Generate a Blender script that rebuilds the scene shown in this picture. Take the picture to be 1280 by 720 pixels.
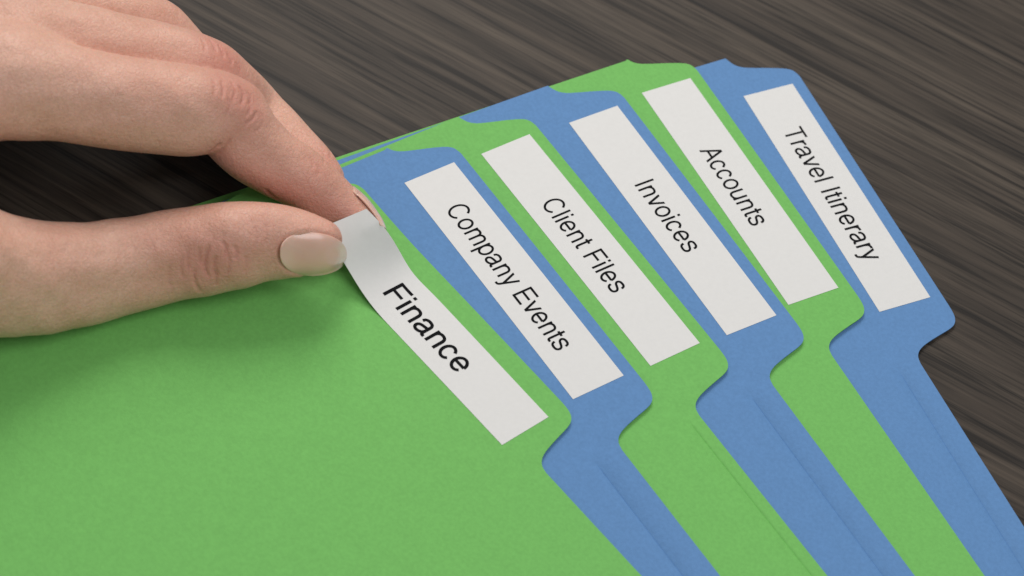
import bpy, bmesh, math
import numpy as np
from mathutils import Vector, Matrix

# ------------------------------------------------------------------ camera
# all lengths below are millimetres; S turns them into metres
S = 0.001
F_PX, DIST = 3500.0, 784.9085            # focal length in pixels of a 1280 wide picture, distance
PITCH, ROLL = 0.887653205, 0.199427694
scn = bpy.context.scene
for o in list(bpy.data.objects):
    bpy.data.objects.remove(o)
cp, sp = math.cos(PITCH), math.sin(PITCH)
FW = np.array([0, cp, -sp]); _r = np.array([1.0, 0, 0]); _u = np.cross(_r, FW)
RT = math.cos(ROLL) * _r + math.sin(ROLL) * _u
UP = -math.sin(ROLL) * _r + math.cos(ROLL) * _u
CAM = -FW * DIST


def ray(px):
    d = FW + RT * (px[0] - 640) / F_PX - UP * (px[1] - 360) / F_PX
    return d / np.linalg.norm(d)


def at(px, z):
    d = ray(px)
    return CAM + d * (z - CAM[2]) / d[2]


cam_data = bpy.data.cameras.new('camera')
cam_data.sensor_width = 36.0
cam_data.lens = F_PX * 36.0 / 1280.0
cam_data.clip_start = 0.01
cam_data.clip_end = 20.0
cam_data.dof.use_dof = True
cam_data.dof.focus_distance = 0.790
cam_data.dof.aperture_fstop = 16.0
cam = bpy.data.objects.new('camera', cam_data)
scn.collection.objects.link(cam)
m = Matrix.Identity(4)
for i in range(3):
    m[i][0], m[i][1], m[i][2], m[i][3] = RT[i], UP[i], -FW[i], CAM[i] * S
cam.matrix_world = m
scn.camera = cam

# ------------------------------------------------------------------ light
world = bpy.data.worlds.new('World')
scn.world = world
world.use_nodes = True
bg = world.node_tree.nodes['Background']
bg.inputs['Color'].default_value = (0.94, 0.97, 1.0, 1)
bg.inputs['Strength'].default_value = 0.29


def area(name, loc, target, size, power, color):
    d = bpy.data.lights.new(name, 'AREA')
    d.shape = 'SQUARE'; d.size = size; d.energy = power; d.color = color
    o = bpy.data.objects.new(name, d)
    scn.collection.objects.link(o)
    o.location = loc
    o.rotation_euler = (Vector(target) - Vector(loc)).to_track_quat('-Z', 'Y').to_euler()
    return o


area('softbox_lamp', (-0.16, 0.66, 0.74), (0.03, 0, 0), 0.5, 6.6, (1.0, 0.975, 0.94))
area('fill_lamp', (0.42, -0.36, 1.0), (0.05, 0, 0), 0.6, 5.0, (0.98, 0.98, 1.0))
scn.view_settings.view_transform = 'Standard'
scn.view_settings.look = 'None'
scn.view_settings.exposure = 0.0
scn.view_settings.gamma = 1.0
scn.view_settings.use_curve_mapping = False
scn.cycles.use_denoising = True


# ------------------------------------------------------------------ helpers
def link(name, mesh, mat=None, parent=None):
    o = bpy.data.objects.new(name, mesh)
    scn.collection.objects.link(o)
    if mat:
        mesh.materials.append(mat)
    if parent:
        o.parent = parent
    return o


def tag(o, label, cat, group=None):
    o['label'] = label
    o['category'] = cat
    if group:
        o['group'] = group


def nodes(name):
    mt = bpy.data.materials.new(name)
    mt.use_nodes = True
    nt = mt.node_tree
    return mt, nt, nt.nodes['Principled BSDF']


def N(nt, kind, **kw):
    n = nt.nodes.new(kind)
    for k, v in kw.items():
        if k in n.inputs:
            n.inputs[k].default_value = v
        else:
            setattr(n, k, v)
    return n


def ramp(nt, fac, stops):
    r = nt.nodes.new('ShaderNodeValToRGB')
    el = r.color_ramp.elements
    while len(el) < len(stops):
        el.new(0.5)
    for e, (p, c) in zip(el, stops):
        e.position = p
        e.color = (*c, 1) if len(c) == 3 else c
    nt.links.new(fac, r.inputs['Fac'])
    return r.outputs['Color']


def mix(nt, fac, a, b, mode='MIX'):
    x = nt.nodes.new('ShaderNodeMix')
    x.data_type = 'RGBA'; x.blend_type = mode
    for s, v in ((x.inputs['Factor'], fac), (x.inputs[6], a), (x.inputs[7], b)):
        if hasattr(v, 'links'):
            nt.links.new(v, s)
        else:
            s.default_value = v if not isinstance(v, tuple) or len(v) == 4 else (*v, 1)
    return x.outputs[2]


def coords(nt, scale=(1, 1, 1), rotz=0.0):
    t = nt.nodes.new('ShaderNodeTexCoord')
    mp = nt.nodes.new('ShaderNodeMapping')
    mp.inputs['Scale'].default_value = scale
    mp.inputs['Rotation'].default_value = (0, 0, rotz)
    nt.links.new(t.outputs['Object'], mp.inputs['Vector'])
    return mp.outputs['Vector']


def noise(nt, vec, scale, detail=3.0, rough=0.5, dist=0.0):
    n = N(nt, 'ShaderNodeTexNoise', Scale=scale, Detail=detail, Roughness=rough, Distortion=dist)
    nt.links.new(vec, n.inputs['Vector'])
    return n.outputs['Fac']


def bump(nt, height, strength, distance, normal=None):
    b = N(nt, 'ShaderNodeBump', Strength=strength, Distance=distance)
    nt.links.new(height, b.inputs['Height'])
    if normal:
        nt.links.new(normal, b.inputs['Normal'])
    return b.outputs['Normal']


# ------------------------------------------------------------------ materials
def card_material(name, col):
    mt, nt, p = nodes(name)
    v = coords(nt)
    fine = noise(nt, v, 900, 4, 0.6)
    blot = noise(nt, v, 190, 3, 0.55)
    fib = noise(nt, coords(nt, (1, 2.2, 1), 0.6), 1500, 2, 0.5)
    lo = tuple(c * 0.89 for c in col)
    hi = tuple(min(1, c * 1.10) for c in col)
    c1 = ramp(nt, fine, [(0.34, lo), (0.66, hi)])
    c2 = ramp(nt, blot, [(0.32, tuple(c * 0.965 for c in col)), (0.68, tuple(min(1, c * 1.03) for c in col))])
    nt.links.new(mix(nt, 0.5, c1, c2), p.inputs['Base Color'])
    p.inputs['Roughness'].default_value = 0.72
    p.inputs['Specular IOR Level'].default_value = 0.25
    n1 = bump(nt, fine, 0.35, 0.0002)
    nt.links.new(bump(nt, fib, 0.25, 0.0001, n1), p.inputs['Normal'])
    return mt


GREEN = card_material('green_card', (0.165, 0.455, 0.107))
BLUE = card_material('blue_card', (0.108, 0.238, 0.465))


def label_material():
    mt, nt, p = nodes('label_paper')
    v = coords(nt)
    f = noise(nt, v, 700, 3)
    nt.links.new(ramp(nt, f, [(0.3, (0.785, 0.77, 0.745)), (0.7, (0.805, 0.79, 0.765))]), p.inputs['Base Color'])
    p.inputs['Roughness'].default_value = 0.55
    p.inputs['Specular IOR Level'].default_value = 0.3
    nt.links.new(bump(nt, f, 0.15, 0.0001), p.inputs['Normal'])
    tr = N(nt, 'ShaderNodeBsdfTranslucent', Color=(0.8, 0.8, 0.76, 1))
    mx = N(nt, 'ShaderNodeMixShader', Fac=0.16)
    out = nt.nodes['Material Output']
    nt.links.new(p.outputs[0], mx.inputs[1]); nt.links.new(tr.outputs[0], mx.inputs[2])
    nt.links.new(mx.outputs[0], out.inputs['Surface'])
    return mt


LABEL = label_material()
INK, _nt, _p = nodes('black_ink')
_p.inputs['Base Color'].default_value = (0.008, 0.008, 0.009, 1)
_p.inputs['Roughness'].default_value = 0.9
_p.inputs['Specular IOR Level'].default_value = 0.08


def wood_material():
    mt, nt, p = nodes('dark_wood')
    a = math.radians(22.5)
    v1 = coords(nt, (1, 1, 1), a)
    mp = nt.nodes.new('ShaderNodeMapping'); mp.inputs['Scale'].default_value = (3.2, 70, 3.2)
    nt.links.new(v1, mp.inputs['Vector'])
    mp2 = nt.nodes.new('ShaderNodeMapping'); mp2.inputs['Scale'].default_value = (13, 430, 13)
    nt.links.new(v1, mp2.inputs['Vector'])
    mp3 = nt.nodes.new('ShaderNodeMapping'); mp3.inputs['Scale'].default_value = (34, 1150, 34)
    nt.links.new(v1, mp3.inputs['Vector'])
    broad = noise(nt, mp.outputs[0], 1.0, 4, 0.55, 0.15)
    streak = noise(nt, mp2.outputs[0], 1.0, 4, 0.62, 0.08)
    hair = noise(nt, mp3.outputs[0], 1.0, 3, 0.6)
    base = ramp(nt, broad, [(0.3, (0.029, 0.021, 0.0150)), (0.5, (0.048, 0.036, 0.0265)), (0.72, (0.072, 0.056, 0.0415))])
    st = ramp(nt, streak, [(0.37, (0.26, 0.235, 0.21)), (0.44, (0.74, 0.73, 0.71)), (0.55, (1.06, 1.05, 1.04)), (0.68, (1.42, 1.41, 1.38))])
    hr = ramp(nt, hair, [(0.36, (0.45, 0.43, 0.41)), (0.46, (0.95, 0.95, 0.95)), (0.7, (1.18, 1.18, 1.18))])
    c = mix(nt, 1.0, base, st, 'MULTIPLY')
    c = mix(nt, 0.8, c, hr, 'MULTIPLY')
    nt.links.new(c, p.inputs['Base Color'])
    p.inputs['Roughness'].default_value = 0.62
    p.inputs['Specular IOR Level'].default_value = 0.3
    n1 = bump(nt, streak, 0.5, 0.0006)
    nt.links.new(bump(nt, hair, 0.3, 0.0002, n1), p.inputs['Normal'])
    return mt


def skin_material():
    mt, nt, p = nodes('skin')
    v = coords(nt)
    at_ = N(nt, 'ShaderNodeAttribute', attribute_name='tint')
    big = noise(nt, v, 60, 3, 0.55)
    mid = noise(nt, v, 330, 4, 0.6)
    c = ramp(nt, big, [(0.3, (0.665, 0.368, 0.268)), (0.7, (0.735, 0.445, 0.335))])
    c = mix(nt, ramp(nt, mid, [(0.35, (0, 0, 0)), (0.75, (0.35, 0.35, 0.35))]), c, (0.57, 0.30, 0.21))
    fine = noise(nt, v, 1300, 4, 0.65)
    c = mix(nt, 0.34, c, ramp(nt, fine, [(0.36, (0.82, 0.76, 0.74)), (0.64, (1.2, 1.2, 1.2))]), 'MULTIPLY')
    c = mix(nt, at_.outputs['Fac'], c, (0.56, 0.225, 0.170))
    nt.links.new(c, p.inputs['Base Color'])
    p.inputs['Roughness'].default_value = 0.46
    p.inputs['Specular IOR Level'].default_value = 0.42
    p.inputs['Subsurface Weight'].default_value = 0.35
    p.inputs['Subsurface Radius'].default_value = (1.0, 0.35, 0.18)
    p.inputs['Subsurface Scale'].default_value = 0.0016
    vo = N(nt, 'ShaderNodeTexVoronoi', Scale=820.0, feature='DISTANCE_TO_EDGE')
    warp = nt.nodes.new('ShaderNodeMixRGB'); warp.blend_type = 'LINEAR_LIGHT'; warp.inputs[0].default_value = 0.0012
    nz = N(nt, 'ShaderNodeTexNoise', Scale=500.0)
    nt.links.new(v, nz.inputs['Vector'])
    nt.links.new(v, warp.inputs[1]); nt.links.new(nz.outputs['Color'], warp.inputs[2])
    nt.links.new(warp.outputs[0], vo.inputs['Vector'])
    lines = ramp(nt, vo.outputs['Distance'], [(0.0, (0, 0, 0)), (0.16, (1, 1, 1))])
    n1 = bump(nt, lines, 0.45, 0.00016)
    n1 = bump(nt, fine, 0.38, 0.0003, n1)
    n2 = bump(nt, mid, 0.55, 0.0007, n1)
    nt.links.new(n2, p.inputs['Normal'])
    return mt


def nail_material():
    mt, nt, p = nodes('nail')
    v = coords(nt)
    f = noise(nt, v, 120, 2)
    fe = N(nt, 'ShaderNodeAttribute', attribute_name='free_edge')
    c = ramp(nt, f, [(0.3, (0.71, 0.42, 0.325)), (0.7, (0.76, 0.47, 0.375))])
    nt.links.new(mix(nt, fe.outputs['Fac'], c, (0.76, 0.60, 0.48)), p.inputs['Base Color'])
    p.inputs['Roughness'].default_value = 0.27
    p.inputs['Specular IOR Level'].default_value = 0.5
    p.inputs['Subsurface Weight'].default_value = 0.2
    p.inputs['Subsurface Radius'].default_value = (1.0, 0.4, 0.2)
    p.inputs['Subsurface Scale'].default_value = 0.001
    p.inputs['Coat Weight'].default_value = 0.25
    p.inputs['Coat Roughness'].default_value = 0.2
    nt.links.new(bump(nt, f, 0.1, 0.0005), p.inputs['Normal'])
    return mt


# ------------------------------------------------------------------ table
TABLE_Z = -4.96
bm = bmesh.new()
bmesh.ops.create_cube(bm, size=1.0)
bmesh.ops.scale(bm, vec=(1.5, 1.1, 0.032), verts=bm.verts)
bmesh.ops.bevel(bm, geom=list(bm.edges), offset=0.003, segments=3, affect='EDGES')
me = bpy.data.meshes.new('table_top'); bm.to_mesh(me); bm.free()
table = link('table_top', me, wood_material())
table.location = (0.0, 0.02, TABLE_Z * S - 0.016)
table['kind'] = 'structure'

# ------------------------------------------------------------------ folders
# local frame: u runs down the tab, v runs out of the folder over the tab
TAB_TOP = [(-57.2, -5.9), (-55.6, -4.9), (-54.2, -3.0), (-53.0, 0.2), (-51.6, 4.6), (-50.3, 8.2),
           (-49.2, 10.4), (-47.8, 11.6), (-45.6, 12.2)]
TAB_END = [(48.0, 12.3), (51.0, 12.1), (53.2, 11.4), (54.7, 10.0), (55.6, 7.8), (56.4, 4.6), (57.3, 1.2),
           (58.3, -1.9), (59.6, -4.2), (61.4, -5.6), (63.8, -6.1)]
U_END, V_BACK = 238.0, -226.0


def dens(pts, n=3):
    """Catmull-Rom through the points so that corners stay round."""
    P = np.array([pts[0]] + list(pts) + [pts[-1]], float)
    out = []
    for i in range(1, len(P) - 2):
        p0, p1, p2, p3 = P[i - 1:i + 3]
        for k in range(n):
            t = k / n
            out.append(0.5 * ((2 * p1) + (-p0 + p2) * t + (2 * p0 - 5 * p1 + 4 * p2 - p3) * t * t + (-p0 + 3 * p1 - 3 * p2 + p3) * t ** 3))
    out.append(P[-1])
    return [tuple(q) for q in out]


def warp(X, Y, layer):
    return layer * 0.11 * (1 + np.sin(X * 0.023 + 0.8) * np.cos(Y * 0.027 - 0.4)) * 0.5


def sstep(x):
    x = np.clip(x, 0, 1)
    return x * x * (3 - 2 * x)


class Folder:
    def __init__(self, x, y, ang, z, layer, mat, corner_u, skew, score_v, label, lift=0.0, tab_shift=0.0):
        self.o = np.array([x, y]); self.a = ang; self.z = z; self.layer = layer; self.mat = mat
        self.e = np.array([math.cos(ang), math.sin(ang)]); self.g = np.array([-math.sin(ang), math.cos(ang)])
        self.cu = corner_u; self.skew = skew; self.sv = score_v; self.lift = lift; self.ts = tab_shift
        self.root = bpy.data.objects.new('file_folder', None)
        scn.collection.objects.link(self.root)
        self.root.location = (x * S, y * S, z * S)
        self.root.rotation_euler = (0, 0, ang)
        tag(self.root, label, 'file folder', 'file folders fanned out on the table')
        self.sheets()

    def h(self, u, v):
        """height of the cover's top face above the folder's own plane"""
        u = np.asarray(u, float); v = np.asarray(v, float)
        X = self.o[0] + u * self.e[0] + v * self.g[0]; Y = self.o[1] + u * self.e[1] + v * self.g[1]
        z = warp(X, Y, self.layer)
        if self.lift:
            z = z + self.lift * sstep((-u - 12) / 42) * sstep((v + 70) / 60)
        return z

    def groove(self, u, v):
        if self.sv is None:
            return 0
        d = np.abs(v - self.sv)
        return -0.22 * np.clip(1 - d / 0.32, 0, 1) * sstep((u - 62) / 4)

    def outline(self, tab):
        back_u = self.cu + self.skew * (-6 - V_BACK)
        pts = []
        if tab:
            top = [(self.cu, -6.7)] + [(q[0] + self.ts, q[1]) for q in TAB_TOP]
            pts += dens(top) + dens(TAB_END)
        else:
            pts += [(self.cu + 0.4, -7.0), (64.0, -7.0)]
        pts += [(U_END - 4, -6.1 if tab else -7.0), (U_END, -10.0), (U_END, V_BACK), (back_u, V_BACK)]
        return pts

    def sheet(self, name, tab, z0, thick):
        bm = bmesh.new()
        vs = [bm.verts.new((q[0], q[1], 0)) for q in self.outline(tab)]
        bm.faces.new(vs)
        us = list(np.arange(-54, U_END, 9.0)) + ([62, 64, 66, 68] if tab else [])
        ws = list(np.arange(V_BACK + 10, 12, 9.0))
        if tab and self.sv is not None:
            ws += [self.sv - 0.32, self.sv, self.sv + 0.32]
        for c in us:
            bmesh.ops.bisect_plane(bm, geom=list(bm.verts) + list(bm.edges) + list(bm.faces), plane_co=(c, 0, 0), plane_no=(1, 0, 0))
        for c in ws:
            bmesh.ops.bisect_plane(bm, geom=list(bm.verts) + list(bm.edges) + list(bm.faces), plane_co=(0, c, 0), plane_no=(0, 1, 0))
        base = list(bm.faces)
        ret = bmesh.ops.extrude_face_region(bm, geom=base)
        low = {g for g in ret['geom'] if isinstance(g, bmesh.types.BMVert)}
        for v in bm.verts:
            u_, v_ = v.co.x, v.co.y
            z = z0 + float(self.h(u_, v_)) + (float(self.groove(u_, v_)) if tab else 0)
            if v in low:
                z -= thick
            v.co.z = z
        bmesh.ops.recalc_face_normals(bm, faces=bm.faces)
        for f in bm.faces:
            f.smooth = True
        for ed in bm.edges:
            if len(ed.link_faces) == 2 and ed.calc_face_angle() > 0.7:
                ed.smooth = False
        bmesh.ops.scale(bm, vec=(S, S, S), verts=bm.verts)
        me = bpy.data.meshes.new(name); bm.to_mesh(me); bm.free()
        return link(name, me, self.mat, self.root)

    def sheets(self):
        self.sheet('front_cover', True, 0.0, 0.36)
        self.sheet('back_cover', False, -0.50, 0.36)
        bm = bmesh.new()                           # the folded spine joining both covers
        back_u = self.cu + self.skew * (-6 - V_BACK)
        prof = [(V_BACK + 0.3, 0.0)] + [(V_BACK - 0.5 * math.sin(t), -0.43 + 0.43 * math.cos(t)) for t in np.linspace(0, math.pi, 9)] + [(V_BACK + 0.3, -0.86)]
        for u0 in (np.linspace(back_u, U_END, 30),):
            rows = [[bm.verts.new((u, v, z + float(self.h(u, V_BACK)))) for v, z in prof] for u in u0]
        for r0, r1 in zip(rows[:-1], rows[1:]):
            for k in range(len(prof) - 1):
                bm.faces.new((r0[k], r0[k + 1], r1[k + 1], r1[k])).smooth = True
        bm.faces.new(rows[0]); bm.faces.new(rows[-1][::-1])
        bmesh.ops.recalc_face_normals(bm, faces=bm.faces)
        bmesh.ops.scale(bm, vec=(S, S, S), verts=bm.verts)
        me = bpy.data.meshes.new('spine'); bm.to_mesh(me); bm.free()
        link('spine', me, self.mat, self.root)


def slab(name, fn, us, ws, thick, mat, parent):
    """thin sheet over a grid of (u, v); fn gives the top face (mm)"""
    bm = bmesh.new()
    top = [[bm.verts.new(fn(u, w)) for w in ws] for u in us]
    for i in range(len(us) - 1):
        for k in range(len(ws) - 1):
            bm.faces.new((top[i][k], top[i + 1][k], top[i + 1][k + 1], top[i][k + 1]))
    bm.normal_update()
    nrm = {v: v.normal.copy() for v in bm.verts}
    if sum(n.z for n in nrm.values()) < 0:
        bmesh.ops.reverse_faces(bm, faces=bm.faces); bm.normal_update()
        nrm = {v: v.normal.copy() for v in bm.verts}
    ret = bmesh.ops.extrude_face_region(bm, geom=list(bm.faces))
    new = [g for g in ret['geom'] if isinstance(g, bmesh.types.BMVert)]
    for v in new:
        v.co -= Vector((v.normal if v.normal.length > 0.1 else Vector((0, 0, 1)))) * 0
    # move the copied sheet down by the thickness
    for v in new:
        n = min(nrm.items(), key=lambda kv: (kv[0].co - v.co).length_squared)[1] if thick > 1 else Vector((0, 0, 1))
        v.co -= n * thick
    bmesh.ops.recalc_face_normals(bm, faces=bm.faces)
    for f in bm.faces:
        f.smooth = True
    for ed in bm.edges:
        if len(ed.link_faces) == 2 and ed.calc_face_angle() > 0.8:
            ed.smooth = False
    bmesh.ops.scale(bm, vec=(S, S, S), verts=bm.verts)
    me = bpy.data.meshes.new(name); bm.to_mesh(me); bm.free()
    return link(name, me, mat, parent)


def ell(cx, cy, rx, ry, a0, a1, n=26):
    return [(cx + rx * math.cos(math.radians(t)), cy + ry * math.sin(math.radians(t))) for t in np.linspace(a0, a1, n)]


def smo(*p):
    return dens(list(p), 5)


GLYPH = {  # advance, then the centre lines of the pen strokes in thousandths of the type size
    ' ': (278, []),
    'I': (278, [[(139, 0), (139, 718)]]),
    'l': (222, [[(111, 0), (111, 718)]]),
    'i': (222, [[(111, 0), (111, 523)], [(111, 622), (111, 718)]]),
    'T': (611, [[(306, 0), (306, 690)], [(21, 680), (590, 680)]]),
    'F': (611, [[(130, 0), (130, 718)], [(100, 680), (583, 680)], [(130, 355), (530, 355)]]),
    'E': (667, [[(130, 0), (130, 718)], [(100, 680), (617, 680)], [(130, 370), (588, 370)], [(100, 38), (622, 38)]]),
    'A': (667, [[(52, 0), (334, 718)], [(616, 0), (334, 718)], [(145, 255), (523, 255)]]),
    'v': (500, [[(250, 10), (52, 523)], [(250, 10), (448, 523)]]),
    'y': (500, [[(250, 20), (52, 523)], smo((448, 523), (330, 205), (255, 10), (220, -90), (185, -150), (130, -172), (62, -168))]),
    'o': (556, [ell(278, 262, 203, 238, 0, 360, 40)]),
    'c': (500, [ell(258, 262, 190, 238, 32, 322, 34)]),
    'e': (556, [ell(278, 262, 200, 238, 0, 322, 36), [(85, 266), (478, 266)]]),
    'a': (556, [smo((78, 365), (105, 445), (180, 492), (265, 500), (360, 480), (413, 415), (418, 330), (418, 200), (420, 100), (440, 48), (482, 36), (530, 42)),
                smo((418, 305), (350, 280), (210, 255), (118, 215), (78, 140), (103, 65), (180, 27), (280, 38), (370, 92), (418, 180))]),
    'n': (556, [[(107, 0), (107, 523)], smo((107, 340), (140, 430), (210, 486), (285, 498), (375, 480), (428, 425), (445, 340), (445, 180), (445, 0))]),
    'm': (833, [[(107, 0), (107, 523)], smo((107, 340), (140, 430), (200, 486), (270, 498), (350, 480), (400, 425), (416, 340), (416, 180), (416, 0)),
                smo((416, 340), (445, 430), (510, 486), (580, 498), (660, 480), (710, 425), (726, 340), (726, 180), (726, 0))]),
    'u': (556, [smo((107, 523), (107, 340), (107, 180), (130, 85), (190, 32), (265, 26), (350, 50), (415, 110), (445, 190)), [(445, 0), (445, 523)]]),
    'p': (556, [[(98, -207), (98, 523)], ell(290, 262, 192, 238, 0, 360, 40)]),
    'r': (333, [[(112, 0), (112, 523)], smo((112, 310), (145, 415), (200, 470), (265, 488), (325, 486))]),
    's': (500, smo((425, 372), (402, 450), (335, 494), (247, 500), (155, 486), (95, 430), (98, 362), (150, 315), (255, 284), (365, 246), (422, 190), (424, 112), (370, 46), (260, 25), (150, 40), (87, 90), (68, 162))),
    't': (278, [smo((128, 665), (128, 400), (128, 200), (132, 95), (155, 48), (195, 37), (262, 42)), [(15, 488), (250, 488)]]),
    'C': (722, [ell(370, 359, 285, 338, 38, 325, 40)]),
}
GLYPH['s'] = (500, [GLYPH['s'][1]])


def text_mesh(body, u0, u1, base, cap, pen=80):
    verts, faces = [], []
    x = 0.0; lay = 0
    for ch in body:
        adv, strokes = GLYPH[ch]
        for st in strokes:
            P = np.array(st, float) + (x, 0)
            closed = np.linalg.norm(P[0] - P[-1]) < 1
            T = np.gradient(P, axis=0)
            if closed:
                T[0] = T[-1] = P[1] - P[-2]
            T /= np.linalg.norm(T, axis=1)[:, None] + 1e-9
            Nn = np.stack([-T[:, 1], T[:, 0]], 1)
            half = pen / 2 * (1 - 0.10 * np.abs(T[:, :1]))          # cross strokes a touch thinner
            A, B = P + Nn * half, P - Nn * half
            if len(P) == 2 and abs(T[0, 0]) > 0.05 and abs(T[0, 1]) > 0.3:      # slanted strokes end level
                hw = pen / 2 / abs(T[0, 1])
                A, B = P + (hw, 0), P - (hw, 0)
            k = len(verts)
            for a_, b_ in zip(A, B):
                verts += [(a_[0], a_[1], lay), (b_[0], b_[1], lay)]
            faces += [(k + 2 * i, k + 2 * i + 1, k + 2 * i + 3, k + 2 * i + 2) for i in range(len(P) - 1)]
            lay += 1
        x += adv
    co = np.array(verts)
    fx = (u1 - u0) / (co[:, 0].max() - co[:, 0].min())
    co[:, 0] = u0 + (co[:, 0] - co[:, 0].min()) * fx
    co[:, 1] = base + co[:, 1] * cap / 718.0
    me = bpy.data.meshes.new('lettering')
    me.from_pydata([tuple(c) for c in co], [], faces)
    return me


def place_text(me, fn, parent, cuts=False):
    bm = bmesh.new(); bm.from_mesh(me)
    if cuts:
        for c in np.arange(-12, 30, 0.7):
            bmesh.ops.bisect_plane(bm, geom=list(bm.verts) + list(bm.edges) + list(bm.faces), plane_co=(c, 0, 0), plane_no=(1, 0, 0))
    for v in bm.verts:
        lay = v.co.z
        v.co = (Vector(fn(v.co.x, v.co.y)) + Vector((0, 0, 0.0015 * lay))) * S
    bm.normal_update()
    for f in bm.faces:
        if f.normal.z < 0:
            f.normal_flip()
    out = bpy.data.meshes.new('lettering'); bm.to_mesh(out); bm.free()
    return link('lettering', out, INK, parent)


LW, LL = 17.0, 87.0
SPEC = [  # x, y, angle, z, layer, colour, corner u, skew, score line, wording, text u0, u1, baseline
    (87.949, 62.546, -0.996244, -4, 1, BLUE, -59.3, 0.052, -13.4, 'Travel Itinerary', -27.3, 25.9, -3.6),
    (59.217, 56.377, -0.937819, -3, 2, GREEN, -56.9, 0.035, None, 'Accounts', -17.0, 14.5, -3.6),
    (40.889, 39.115, -0.888143, -2, 3, BLUE, -59.0, 0.006, -13.9, 'Invoices', -14.6, 13.4, -3.4),
    (18.949, 20.986, -0.835914, -1, 4, GREEN, -58.9, 0.000, -9.8, 'Client Files', -19.6, 17.6, -3.5),
    (-0.682, 3.500, -0.832761, 0, 5, BLUE, -56.8, 0.000, -14.8, 'Company Events', -29.6, 27.9, -3.5),
]
WORDS = {
    'Travel Itinerary': 'blue file folder whose white tab label reads Travel Itinerary, undermost of the fan',
    'Accounts': 'green file folder whose white tab label reads Accounts',
    'Invoices': 'blue file folder whose white tab label reads Invoices',
    'Client Files': 'green file folder whose white tab label reads Client Files',
    'Company Events': 'blue file folder whose white tab label reads Company Events',
}
for x, y, a, z, layer, mat, cu, sk, sv, word, t0, t1, base in SPEC:
    fo = Folder(x, y, a, z, layer, mat, cu, sk, sv, WORDS[word])
    us = np.linspace(-LL / 2, LL / 2, 30); ws = np.linspace(-LW / 2, LW / 2, 6)
    lb = slab('label', lambda u, w: (u, w, float(fo.h(u, w)) + 0.11), us, ws, 0.10, LABEL, fo.root)
    lb['label'] = 'white paper label printed ' + word
    place_text(text_mesh(word, t0, t1, base, 6.4, 90), lambda u, w: (u, w, float(fo.h(u, w)) + 0.15), lb)

fin = Folder(-24.7, -13.85, math.radians(-41.8), 1, 6, GREEN, -58.5, 0.0, None,
             'green file folder on top of the fan, its label still being stuck on', lift=2.2, tab_shift=5.0)

# ------------------------------------------------------------------ the label being stuck on
R_PX = [((515, 342), 2.0), ((506, 326), 3.8), ((497, 309), 7.0), ((484, 288), 11.8), ((470, 272), 15.0), ((458, 261), 16.6)]
L_PX = [((465, 383), 2.0), ((453, 366), 3.6), ((441, 347), 6.0), ((431, 329), 9.2), ((415, 305), 13.6), ((401, 285), 16.4)]


def fin_flat(u, v, dz=0.12):
    q = fin.o + u * fin.e + v * fin.g
    return np.array([q[0], q[1], fin.z + float(fin.h(u, v)) + dz])


def edge_curve(v0, v1, pts):
    flat = [fin_flat(u, v0 + (v1 - v0) * (50 - u) / 50) for u in (50, 40, 30, 20, 10, 3, -2)]
    P = flat + [at(q, z) for q, z in pts]
    C = np.array(dens([tuple(q) for q in P], 8))
    s = np.concatenate([[0], np.cumsum(np.linalg.norm(np.diff(C, axis=0), axis=1))])
    t = np.linspace(0, s[-1], 240)
    C = np.stack([np.interp(t, s, C[:, k]) for k in range(3)], 1)
    for _ in range(200):                                  # paper bends without kinks
        C[1:-1] = 0.25 * C[:-2] + 0.5 * C[1:-1] + 0.25 * C[2:]
    s = np.concatenate([[0], np.cumsum(np.linalg.norm(np.diff(C, axis=0), axis=1))])
    return C, s


RC, RS = edge_curve(6.0, 6.0, R_PX)
LC, LS = edge_curve(-10.3, -10.9, L_PX)
FIN_LEN = 0.5 * (RS[-1] + LS[-1])


def fin_label(u, w, dz=0.0):
    """u = 50 at the stuck end, w in 0..1 over the width"""
    s = (50 - u) / FIN_LEN
    r = np.array([np.interp(s * RS[-1], RS, RC[:, k]) for k in range(3)])
    l = np.array([np.interp(s * LS[-1], LS, LC[:, k]) for k in range(3)])
    q = l * (1 - w) + r * w
    if u < -12:                                   # it lies against the pad of the index finger
        back = (CAM - q) / np.linalg.norm(CAM - q)
        for _ in range(6):
            gap = float(index(q[None])[0])
            if gap > 0.28:
                break
            q = q + back * (0.30 - gap)
    return (q[0], q[1], q[2] + dz)


# ------------------------------------------------------------------ hand
# implicit surface: swept fingers with their own cross sections, meshed with surface nets


def img(dx, dy, df):
    q = RT * dx + UP * dy + FW * df
    return q / np.linalg.norm(q)


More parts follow.
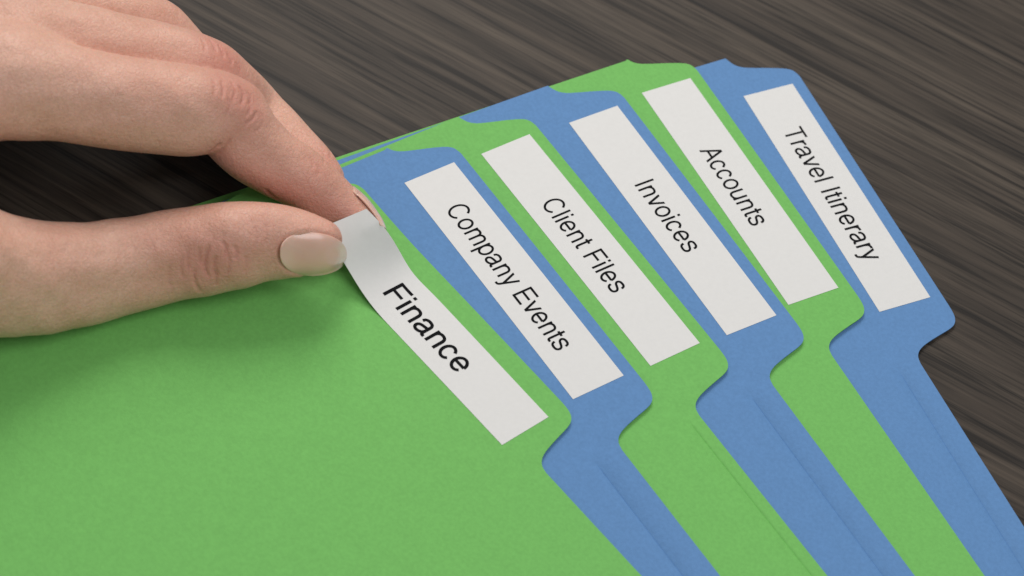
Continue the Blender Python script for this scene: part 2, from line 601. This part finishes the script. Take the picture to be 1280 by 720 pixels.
class Tube:
    """control: (px, z, lateral half width, dorsal half, palmar half, dorsal vector)"""

    def __init__(self, ctrl, n=5):
        P = [tuple(at(c[0], c[1])) + tuple(c[2:5]) + tuple(c[5]) for c in ctrl]
        C = np.array(dens(P, n))
        self.c = C[:, :3]; self.a = C[:, 3]; self.bd = C[:, 4]; self.bp = C[:, 5]
        self.d = C[:, 6:9]
        self.s = np.concatenate([[0], np.cumsum(np.linalg.norm(np.diff(self.c, axis=0), axis=1))])
        r = C[:, 3:6].max(1)[:, None] + 7
        self.lo = (self.c - r).min(0); self.hi = (self.c + r).max(0)

    def __call__(self, P):
        out = np.full(len(P), 30.0, np.float32)
        inb = np.all((P > self.lo) & (P < self.hi), axis=1)
        Q = P[inb]
        if not len(Q):
            return out
        best = np.full(len(Q), 30.0)
        for i in range(len(self.c) - 1):
            A, B = self.c[i], self.c[i + 1]
            AB = B - A; L = np.linalg.norm(AB)
            if L < 1e-6:
                continue
            ax = AB / L
            q = Q - A
            near = np.einsum('ij,ij->i', q - AB / 2, q - AB / 2) < (max(self.a[i], self.bp[i], self.bd[i]) + 10) ** 2
            if not near.any():
                continue
            q = q[near]
            ta = q @ ax
            t = np.clip(ta / L, 0, 1)
            d = self.d[i] + (self.d[i + 1] - self.d[i]) * 0.5
            d = d - ax * (d @ ax); d /= np.linalg.norm(d)
            l = np.cross(ax, d)
            a = self.a[i] + (self.a[i + 1] - self.a[i]) * t
            bd = self.bd[i] + (self.bd[i + 1] - self.bd[i]) * t
            bp = self.bp[i] + (self.bp[i + 1] - self.bp[i]) * t
            qd = q @ d; ql = q @ l; qa = ta - t * L
            b = np.where(qd > 0, bd, bp)
            n = 2.25
            e = ((np.abs(qd) / b) ** n + (np.abs(ql) / a) ** n + (np.abs(qa) / (0.95 * np.minimum(a, b) + 0.1 * a)) ** n) ** (1 / n)
            val = (e - 1) * np.minimum(a, b)
            best[near] = np.minimum(best[near], val)
        out[inb] = best
        return out


def cone(p0, r0, p1, r1):
    def f(P):
        AB = p1 - p0; L2 = AB @ AB
        t = np.clip(((P - p0) @ AB) / L2, 0, 1)
        return np.linalg.norm(P - p0 - t[:, None] * AB, axis=1) - (r0 + (r1 - r0) * t)
    return f


def smin(a, b, k):
    h = np.clip(0.5 + 0.5 * (b - a) / k, 0, 1)
    return b * (1 - h) + a * h - k * h * (1 - h)


TD = img(0.0, -0.42, -0.90)
thumb = Tube([
    ((396, 307), 18.6, 7.7, 5.4, 6.6, TD), ((374, 304.5), 18.8, 9.0, 6.6, 7.6, TD), ((327, 303), 19.0, 11.0, 8.3, 9.6, TD),
    ((290, 308), 18.4, 12.1, 9.4, 10.4, TD), ((259, 312.5), 16.8, 12.5, 10.2, 10.4, TD), ((202, 322), 15.0, 12.6, 10.2, 10.2, TD),
    ((146, 335), 14.6, 13.3, 10.6, 10.6, TD), ((85, 345), 16.5, 14.5, 12.0, 12.0, TD), ((0, 345), 22.0, 16.5, 14.0, 14.0, TD),
    ((-110, 320), 36.0, 19.0, 16.0, 16.0, TD)])
D1 = img(0.62, 0.66, 0.30); D2 = img(0.35, 0.90, 0.0); D3 = img(0.0, 0.92, -0.35)
index = Tube([
    ((451, 283), 9.0, 6.2, 5.4, 6.0, D1), ((434, 268), 10.2, 6.9, 6.6, 7.2, D1), ((408, 248), 13.6, 7.7, 7.5, 8.4, D1),
    ((375, 222), 19.0, 8.4, 8.4, 8.3, D1), ((336, 196), 24.0, 9.0, 8.8, 10.0, D1), ((304, 169), 30.0, 9.8, 9.8, 10.8, D2),
    ((281, 145), 35.0, 10.6, 11.4, 10.3, D2), ((240, 138.5), 39.5, 11.2, 12.0, 12.0, D3), ((200, 134.5), 42.0, 11.6, 12.6, 12.7, D3),
    ((150, 128), 45.0, 11.8, 12.5, 12.6, D3), ((70, 114), 49.0, 12.2, 13.0, 13.0, D3), ((10, 102), 52.0, 12.5, 13.5, 13.5, D3)])
middle = Tube([
    ((402, 222), 9.6, 6.8, 6.2, 6.4, D1), ((377, 200), 11.0, 7.6, 7.8, 7.8, D1), ((340, 170), 12.4, 8.6, 9.2, 9.0, D1),
    ((305, 140), 16.0, 9.6, 10.4, 10.0, D1), ((268, 105), 29.0, 10.8, 10.5, 10.6, D2), ((235, 92), 34.0, 11.4, 11.8, 11.8, D3),
    ((200, 84), 36.5, 11.6, 12.0, 12.0, D3), ((150, 73), 40.0, 11.8, 12.2, 12.2, D3), ((70, 58), 45.0, 12.2, 12.8, 12.8, D3),
    ((10, 48), 48.0, 12.5, 13.2, 13.2, D3)])
ring = Tube([
    ((310, 150), 5.5, 6.4, 6.0, 6.0, D1), ((275, 122), 9.0, 7.6, 8.0, 8.0, D1), ((232, 86), 16.5, 9.2, 10.0, 9.6, D1),
    ((192, 47), 26.0, 10.2, 11.0, 10.2, D2), ((150, 32), 31.0, 10.8, 11.4, 11.4, D3), ((90, 18), 36.0, 11.2, 12.0, 12.0, D3),
    ((10, 0), 41.0, 12.0, 12.6, 12.6, D3)])
pinky = Tube([
    ((215, 95), 4.5, 5.8, 5.6, 5.6, D1), ((170, 60), 10.0, 7.0, 7.4, 7.4, D1), ((128, 15), 18.0, 8.4, 9.0, 8.6, D1),
    ((80, -12), 25.0, 9.2, 9.6, 9.6, D3), ((10, -40), 31.0, 10.2, 10.8, 10.8, D3)])
flabel = slab('paper_label', lambda u, w: fin_label(u, w), np.linspace(50, 50 - FIN_LEN, 90), np.linspace(0, 1, 9), 0.10, LABEL, None)
tag(flabel, 'white paper label reading Finance, one end lifted and pinched between finger and thumb', 'label')
place_text(text_mesh('Finance', -8.2, 24.9, -5.6, 7.0, 106), lambda u, w: fin_label(u, (w + 10.6) / 16.6, 0.05), flabel, cuts=True)

WR = at((-380, 110), 52.0)
MC = [at((10, 102), 52), at((10, 48), 48), at((10, 0), 41), at((10, -40), 31)]
palm = [cone(MC[0], 13.0, WR + np.array([0, -10, 2]), 19.0), cone(MC[1], 13.0, WR, 19.0), cone(MC[2], 12.4, WR + np.array([0, 8, -3]), 18.0),
        cone(MC[3], 11.5, WR + np.array([0, 14, -8]), 17.0),
        cone(at((-110, 320), 36), 16.0, WR + np.array([0, -8, -4]), 20.0),
        cone(at((-75, 140), 47), 9.0, at((-82, 305), 32), 11.0), cone(at((-130, 160), 46), 14.0, at((-150, 285), 36), 15.0),
        cone(WR, 22.0, WR + np.array([-95.0, -26, 6]), 27.0), cone(WR + np.array([0, 9, -5]), 20.0, WR + np.array([-95.0, -10, 0]), 27.0)]


def hand_sdf(P):
    f = smin(index(P), middle(P), 0.45)
    f = smin(f, ring(P), 0.6)
    f = smin(f, pinky(P), 1.1)
    f = np.minimum(f, thumb(P))
    g = None
    for c in palm:
        v = c(P)
        g = v if g is None else smin(g, v, 9.0)
    return smin(f, g, 8.0)


def surface_nets(fn, lo, hi, h):
    n = np.ceil((hi - lo) / h).astype(int) + 1
    xs = [lo[k] + h * np.arange(n[k]) for k in range(3)]
    V = np.empty(n, np.float32)
    for i0 in range(0, n[0], 24):
        G = np.stack(np.meshgrid(xs[0][i0:i0 + 24], xs[1], xs[2], indexing='ij'), -1).reshape(-1, 3)
        V[i0:i0 + 24] = fn(G).reshape(-1, n[1], n[2])
    ins = V < 0
    corners = [(i, j, k) for i in (0, 1) for j in (0, 1) for k in (0, 1)]
    sh = lambda A, c: A[c[0]:A.shape[0] - 1 + c[0], c[1]:A.shape[1] - 1 + c[1], c[2]:A.shape[2] - 1 + c[2]]
    cnt = sum(sh(ins, c).astype(np.int8) for c in corners)
    act = (cnt > 0) & (cnt < 8)
    idx = np.full(act.shape, -1, np.int64)
    cells = np.argwhere(act)
    idx[act] = np.arange(len(cells))
    acc = np.zeros((len(cells), 3)); num = np.zeros(len(cells))
    for a in corners:
        for ax in range(3):
            if a[ax]:
                continue
            b = list(a); b[ax] = 1
            va = sh(V, a)[act]; vb = sh(V, tuple(b))[act]
            cr = (va < 0) != (vb < 0)
            t = np.where(cr, va / np.where(cr, va - vb, 1), 0)
            pt = np.tile(np.array(a, float), (len(cells), 1)); pt[:, ax] += t
            acc[cr] += pt[cr]; num += cr
    verts = lo + h * (cells + acc / num[:, None])
    quads = []
    for ax in range(3):
        o1, o2 = [(1, 2), (2, 0), (0, 1)][ax]
        sl0 = [slice(None)] * 3; sl1 = [slice(None)] * 3
        sl0[ax] = slice(0, -1); sl1[ax] = slice(1, None)
        A = ins[tuple(sl0)]; B = ins[tuple(sl1)]
        e = np.argwhere(A != B)
        e = e[(e[:, o1] > 0) & (e[:, o2] > 0) & (e[:, o1] < n[o1] - 1) & (e[:, o2] < n[o2] - 1)]
        flip = A[e[:, 0], e[:, 1], e[:, 2]]
        q = []
        for d1, d2 in ((-1, -1), (0, -1), (0, 0), (-1, 0)):
            c = e.copy(); c[:, o1] += d1; c[:, o2] += d2
            q.append(idx[c[:, 0], c[:, 1], c[:, 2]])
        q = np.stack(q, 1)
        q[~flip] = q[~flip][:, ::-1]
        quads.append(q)
    quads = np.concatenate(quads)
    return verts, quads[(quads >= 0).all(1)]


LO = np.array([-350.0, -112.0, 0.5]); HI = np.array([-36.0, 110.0, 92.0])
HV, HQ = surface_nets(hand_sdf, LO, HI, 0.92)


def mesh_np(name, V, Q):
    me = bpy.data.meshes.new(name)
    me.vertices.add(len(V)); me.vertices.foreach_set('co', np.asarray(V, np.float32).ravel())
    me.loops.add(Q.size); me.loops.foreach_set('vertex_index', Q.ravel().astype(np.int32))
    me.polygons.add(len(Q)); me.polygons.foreach_set('loop_start', np.arange(0, Q.size, Q.shape[1], dtype=np.int32))
    me.update(calc_edges=True)
    return me


tmp = bpy.data.objects.new('tmp', mesh_np('tmp', HV, HQ))
scn.collection.objects.link(tmp)
sm = tmp.modifiers.new('smooth', 'SMOOTH'); sm.factor = 0.5; sm.iterations = 3
ss = tmp.modifiers.new('sub', 'SUBSURF'); ss.levels = 1; ss.render_levels = 1
hand_me = bpy.data.meshes.new_from_object(tmp.evaluated_get(bpy.context.evaluated_depsgraph_get()))
bpy.data.objects.remove(tmp)
nv = len(hand_me.vertices)
HC = np.empty(nv * 3, np.float32); hand_me.vertices.foreach_get('co', HC); HC = HC.reshape(-1, 3).astype(float)
HN = np.empty(nv * 3, np.float32); hand_me.vertices.foreach_get('normal', HN); HN = HN.reshape(-1, 3).astype(float)


def hit(px, fn=hand_sdf):
    """where the view ray first meets the hand"""
    d = ray(px)
    t = np.arange(660, 860, 0.5)
    P = CAM + d * t[:, None]
    v = fn(P)
    k = np.argmax(v < 0)
    if v[k] >= 0:
        return None
    f = v[k - 1] / (v[k - 1] - v[k])
    return CAM + d * (t[k - 1] + 0.5 * f)


def line_dist(P, L):
    best = np.full(len(P), 1e9); par = np.zeros(len(P))
    for i in range(len(L) - 1):
        AB = L[i + 1] - L[i]
        t = np.clip(((P - L[i]) @ AB) / (AB @ AB), 0, 1)
        d = np.linalg.norm(P - L[i] - t[:, None] * AB, axis=1)
        m_ = d < best
        best[m_] = d[m_]; par[m_] = (i + t[m_]) / (len(L) - 1)
    return best, par


CREASES = [  # pixels along the fold, depth, half width
    # thumb joint
    ([(263, 304), (257, 320), (256, 334), (261, 349)], 0.42, 0.75), ([(243, 334), (243, 350), (251, 366)], 0.38, 0.75),
    ([(293, 306), (296, 316), (294, 326)], 0.26, 0.7), ([(229, 318), (226, 334), (229, 350)], 0.22, 0.7),
    ([(277, 300), (282, 311), (280, 322)], 0.30, 0.7), ([(270, 318), (268, 332), (272, 346)], 0.30, 0.7),
    ([(250, 308), (249, 322), (252, 330)], 0.24, 0.6), ([(306, 318), (308, 330), (304, 342)], 0.16, 0.8),
    ([(212, 330), (211, 346), (214, 362)], 0.16, 0.8),
    # first joint of the index finger
    ([(276, 100), (279, 111), (278, 123)], 0.34, 0.7), ([(298, 106), (305, 118), (301, 133)], 0.36, 0.7),
    ([(288, 100), (294, 113), (291, 128)], 0.28, 0.7), ([(322, 138), (315, 149), (305, 155)], 0.28, 0.7),
    ([(313, 124), (313, 136), (307, 145)], 0.22, 0.7), ([(266, 98), (268, 110), (266, 124)], 0.18, 0.8),
    ([(277, 178), (268, 187), (255, 195)], 0.60, 1.0), ([(288, 172), (283, 182), (272, 194)], 0.25, 0.8),
    # last joint of the index finger
    ([(330, 236), (342, 246), (352, 250)], 0.45, 1.0), ([(386, 194), (392, 204), (390, 212)], 0.22, 0.8), ([(396, 203), (400, 212), (397, 219)], 0.20, 0.8),
    # fine lines across the thumb and the index finger
    ([(330, 275), (334, 290), (332, 305)], 0.12, 0.6), ([(318, 282), (321, 296), (318, 312)], 0.12, 0.6), ([(190, 300), (193, 318), (190, 336)], 0.12, 0.7),
    ([(285, 314), (287, 330), (283, 344)], 0.22, 0.6), ([(236, 310), (234, 326), (236, 338)], 0.20, 0.6), ([(264, 335), (270, 348), (268, 358)], 0.24, 0.6),
    ([(330, 150), (325, 160), (316, 166)], 0.16, 0.6), ([(284, 118), (287, 132), (283, 146)], 0.20, 0.6), ([(308, 112), (314, 122), (310, 131)], 0.18, 0.6),
    # middle finger joint
    ([(262, 48), (268, 56), (270, 66)], 0.30, 0.7), ([(272, 54), (278, 64), (280, 74)], 0.28, 0.7), ([(283, 64), (289, 74), (290, 82)], 0.24, 0.7),
    ([(252, 46), (256, 56), (256, 66)], 0.2, 0.6), ([(295, 76), (300, 86), (300, 94)], 0.2, 0.6), ([(408, 182), (413, 190), (412, 198)], 0.2, 0.6), ([(402, 188), (406, 197), (405, 204)], 0.2, 0.6),
]
disp = np.zeros(nv)
rng = np.random.RandomState(4)
tint = np.zeros(nv)
for pts, depth, wid in CREASES:
    wid *= 0.72; depth *= 1.2
    L = [hit(q) for q in dens(pts, 4)]
    L = [q for q in L if q is not None]
    if len(L) < 2:
        continue
    L = np.array(L)
    near = np.linalg.norm(HC - L.mean(0), axis=1) < 16
    d, par = line_dist(HC[near], L)
    taper = np.clip(np.minimum(par, 1 - par) * 5, 0.0, 1)
    g = np.exp(-(d / wid) ** 2)
    disp[near] -= depth * g * taper
    disp[near] += 0.14 * depth * np.exp(-((d - 1.7 * wid) / wid) ** 2) * taper      # the skin swells beside a fold
    tint[near] += 0.16 * g * taper
    tint[near] += 0.10 * np.exp(-(d / 4.0) ** 2)

# thumb nail outline as a rounded plate
NC, NRX, NRY, NTH = np.array([391.5, 318.0]), 41.5, 27.0, math.radians(1.5)


def nail_px(r, th, n=2.35):
    c, s_ = math.cos(th), math.sin(th)
    x = abs(c) ** (2 / n) * math.copysign(1, c) * r * NRX
    y = abs(s_) ** (2 / n) * math.copysign(1, s_) * r * NRY
    y *= 1.0 - 0.10 * max(0, x / NRX)
    return (NC[0] + x * math.cos(NTH) - y * math.sin(NTH), NC[1] + x * math.sin(NTH) + y * math.cos(NTH))


ths = np.linspace(0, 2 * math.pi, 64, endpoint=False)
rim = []
for th in ths:
    q = hit(nail_px(1.0, th), thumb)
    rim.append(q)
ok = [q for q in rim if q is not None]
loop = np.array(ok + ok[:1])
near = np.linalg.norm(HC - loop.mean(0), axis=1) < 22
d, par = line_dist(HC[near], loop)
facing = (HN[near] @ TD) > 0.15
g = np.exp(-(d / 0.7) ** 2) * facing
disp[near] -= 0.03 * g
disp[near] += 0.20 * np.exp(-((d - 1.1) / 0.9) ** 2) * facing
npx = (HC - CAM); npz = npx @ FW
nx = 640 + F_PX * (npx @ RT) / npz - NC[0]; ny = 360 - F_PX * (npx @ UP) / npz - NC[1]
en = (np.abs(nx) / NRX) ** 2.35 + (np.abs(ny) / NRY) ** 2.35
inside = (en < 1.0) & (HN @ TD > 0) & (np.linalg.norm(HC - loop.mean(0), axis=1) < 22)
disp[inside] -= 0.5 * sstep((1.0 - en[inside]) / 0.3)
tint[near] += 0.15 * np.exp(-(d / 2.2) ** 2)

# redder skin at finger ends and round the joints (a colour of the skin itself)
for px, z, rad, amt in [((420, 285), 17, 11, 0.55), ((405, 262), 14, 12, 0.30), ((330, 262), 18, 16, 0.35), ((262, 328), 24, 15, 0.28), ((293, 118), 40, 15, 0.40),
                        ((430, 205), 14, 10, 0.35), ((275, 60), 40, 14, 0.30), ((240, 20), 36, 16, 0.2), ((180, 110), 50, 22, 0.18), ((345, 245), 20, 7, 0.3)]:
    c = at(px, z)
    tint += amt * np.exp(-(np.linalg.norm(HC - c, axis=1) / rad) ** 2)
# slow unevenness of flesh
disp += 0.22 * np.sin(HC[:, 0] * 0.31 + 1.3 * np.sin(HC[:, 1] * 0.23)) * np.sin(HC[:, 1] * 0.37 + HC[:, 2] * 0.29)
HC2 = HC + HN * disp[:, None]
hand_me.vertices.foreach_set('co', (HC2 * S).astype(np.float32).ravel())
att = hand_me.attributes.new('tint', 'FLOAT', 'POINT')
att.data.foreach_set('value', np.clip(tint, 0, 1).astype(np.float32))
hand_me.polygons.foreach_set('use_smooth', np.ones(len(hand_me.polygons), bool))
hand_me.update()
hand = link('hand', hand_me, skin_material())
hand['label'] = 'bare hand pinching the lifted end of the Finance label'
hand['category'] = 'hand'

# nails: plates laid on the finger surface
NAIL = nail_material()


def grad(fn, p, h=0.15):
    E3 = np.eye(3) * h
    P = np.concatenate([p + E3, p - E3])
    v = fn(P).astype(float)
    n = v[:3] - v[3:]
    return n / np.linalg.norm(n)


def build_plate(name, rows, thick, closed, org, axis, start, moon):
    """rows of top points, innermost first; thick plate"""
    bm = bmesh.new()
    rv = [[bm.verts.new(q) for q in row] for row in rows]
    for r0, r1 in zip(rv[:-1], rv[1:]):
        k = len(r0)
        for i in range(k if closed else k - 1):
            j = (i + 1) % k
            bm.faces.new((r0[i], r0[j], r1[j], r1[i]))
    if closed:
        bm.faces.new(rv[0])
    bmesh.ops.recalc_face_normals(bm, faces=bm.faces)
    me = bpy.data.meshes.new(name)
    for f in bm.faces:
        f.smooth = True
    bmesh.ops.scale(bm, vec=(S, S, S), verts=bm.verts)
    bm.to_mesh(me); bm.free()
    fa = me.attributes.new('free_edge', 'FLOAT', 'POINT')
    for i_, v_ in enumerate(me.vertices):
        q_ = float((np.array(v_.co) / S - org) @ axis)
        fa.data[i_].value = float(0.9 * sstep((q_ - start) / 1.6) + 0.16 * sstep((moon - q_) / 1.6))
    o = link(name, me, NAIL, hand)
    md = o.modifiers.new('thickness', 'SOLIDIFY'); md.thickness = thick * S; md.offset = 0
    bv = o.modifiers.new('edge', 'BEVEL'); bv.width = 0.12 * S; bv.segments = 2; bv.limit_method = 'ANGLE'; bv.angle_limit = 0.9
    return o


t_end = thumb.c[0]; tax = thumb.c[0] - thumb.c[6]; tax /= np.linalg.norm(tax)
tdd = TD - tax * (TD @ tax); tdd /= np.linalg.norm(tdd); tll = np.cross(tax, tdd)


def poly(a, b):
    return np.stack([np.ones_like(a), a, b, a * a, a * b, b * b, a ** 3, a * b * b, b ** 4], -1)


smp = [hit(nail_px(r, th), thumb) for r in (0.1, 0.3, 0.5, 0.65, 0.78) for th in ths[::2]]
smp = np.array([q for q in smp if q is not None]) - t_end
coef = np.linalg.lstsq(poly(smp @ tax, smp @ tll), smp @ tdd, rcond=None)[0]


def nail_point(px):
    """view ray meets the smooth plate fitted to the finger's back"""
    d_ = ray(px)
    t = np.arange(700, 820, 0.05)
    P = CAM + d_ * t[:, None] - t_end
    f_ = P @ tdd - poly(P @ tax, np.clip(P @ tll, -7.6, 7.6)) @ coef - 0.30
    k = np.argmax(f_ < 0)
    return CAM + d_ * t[k]


rows = [[nail_point(nail_px(r, th)) - tdd * (0.16 * r ** 6 + 0.42 * r ** 5 * max(0.0, -math.cos(th)) ** 0.7) for th in ths] for r in (0.12, 0.3, 0.5, 0.7, 0.85, 0.95, 1.0)]
build_plate('nail', rows, 0.45, True, t_end, tax, 5.0, -5.4)

# index finger nail, on the side turned away from the thumb
i_end = index.c[0]; ax = index.c[0] - index.c[6]; ax /= np.linalg.norm(ax)
dd = D1 - ax * (D1 @ ax); dd /= np.linalg.norm(dd); ll = np.cross(ax, dd)
rows = []


def shell(base, direc):
    """distance from the finger's axis to its skin"""
    t = np.arange(0, 14, 0.1)
    v = index(base + direc * t[:, None])
    k = np.argmax(v > 0)
    return t[k]


SS, PP = np.meshgrid(np.linspace(-9.5, 1.0, 9), np.linspace(-1.0, 1.0, 9), indexing='ij')
RR = np.array([shell(i_end + ax * a_, dd * math.cos(b_) + ll * math.sin(b_)) for a_, b_ in zip(SS.ravel(), PP.ravel())])
icoef = np.linalg.lstsq(np.stack([np.ones(81), SS.ravel(), SS.ravel() ** 2, PP.ravel() ** 2, PP.ravel()], -1), RR, rcond=None)[0]
for s_ in np.linspace(-9.0, 6.0, 16):
    row = []
    for ph in np.linspace(-1.0, 1.0, 13):
        sh_ = s_ - 1.7 * abs(ph) ** 3 * (1 if s_ > 2 else (-1 if s_ < -6 else 0))
        direc = dd * math.cos(ph) + ll * math.sin(ph)
        sk = min(sh_, 1.0)
        rad = float(np.array([1, sk, sk * sk, ph * ph, ph]) @ icoef) + 0.02 + 0.22 * sstep((s_ + 9) / 6)
        q = i_end + ax * sk + direc * rad
        if sh_ > 1.0:
            q = q + ax * (sh_ - 1.0) - dd * (0.20 * (sh_ - 1.0) + 0.045 * (sh_ - 1.0) ** 2)
        row.append(q)
    rows.append(row)
build_plate('nail', rows, 0.34, False, i_end, ax, 3.4, -6.4)
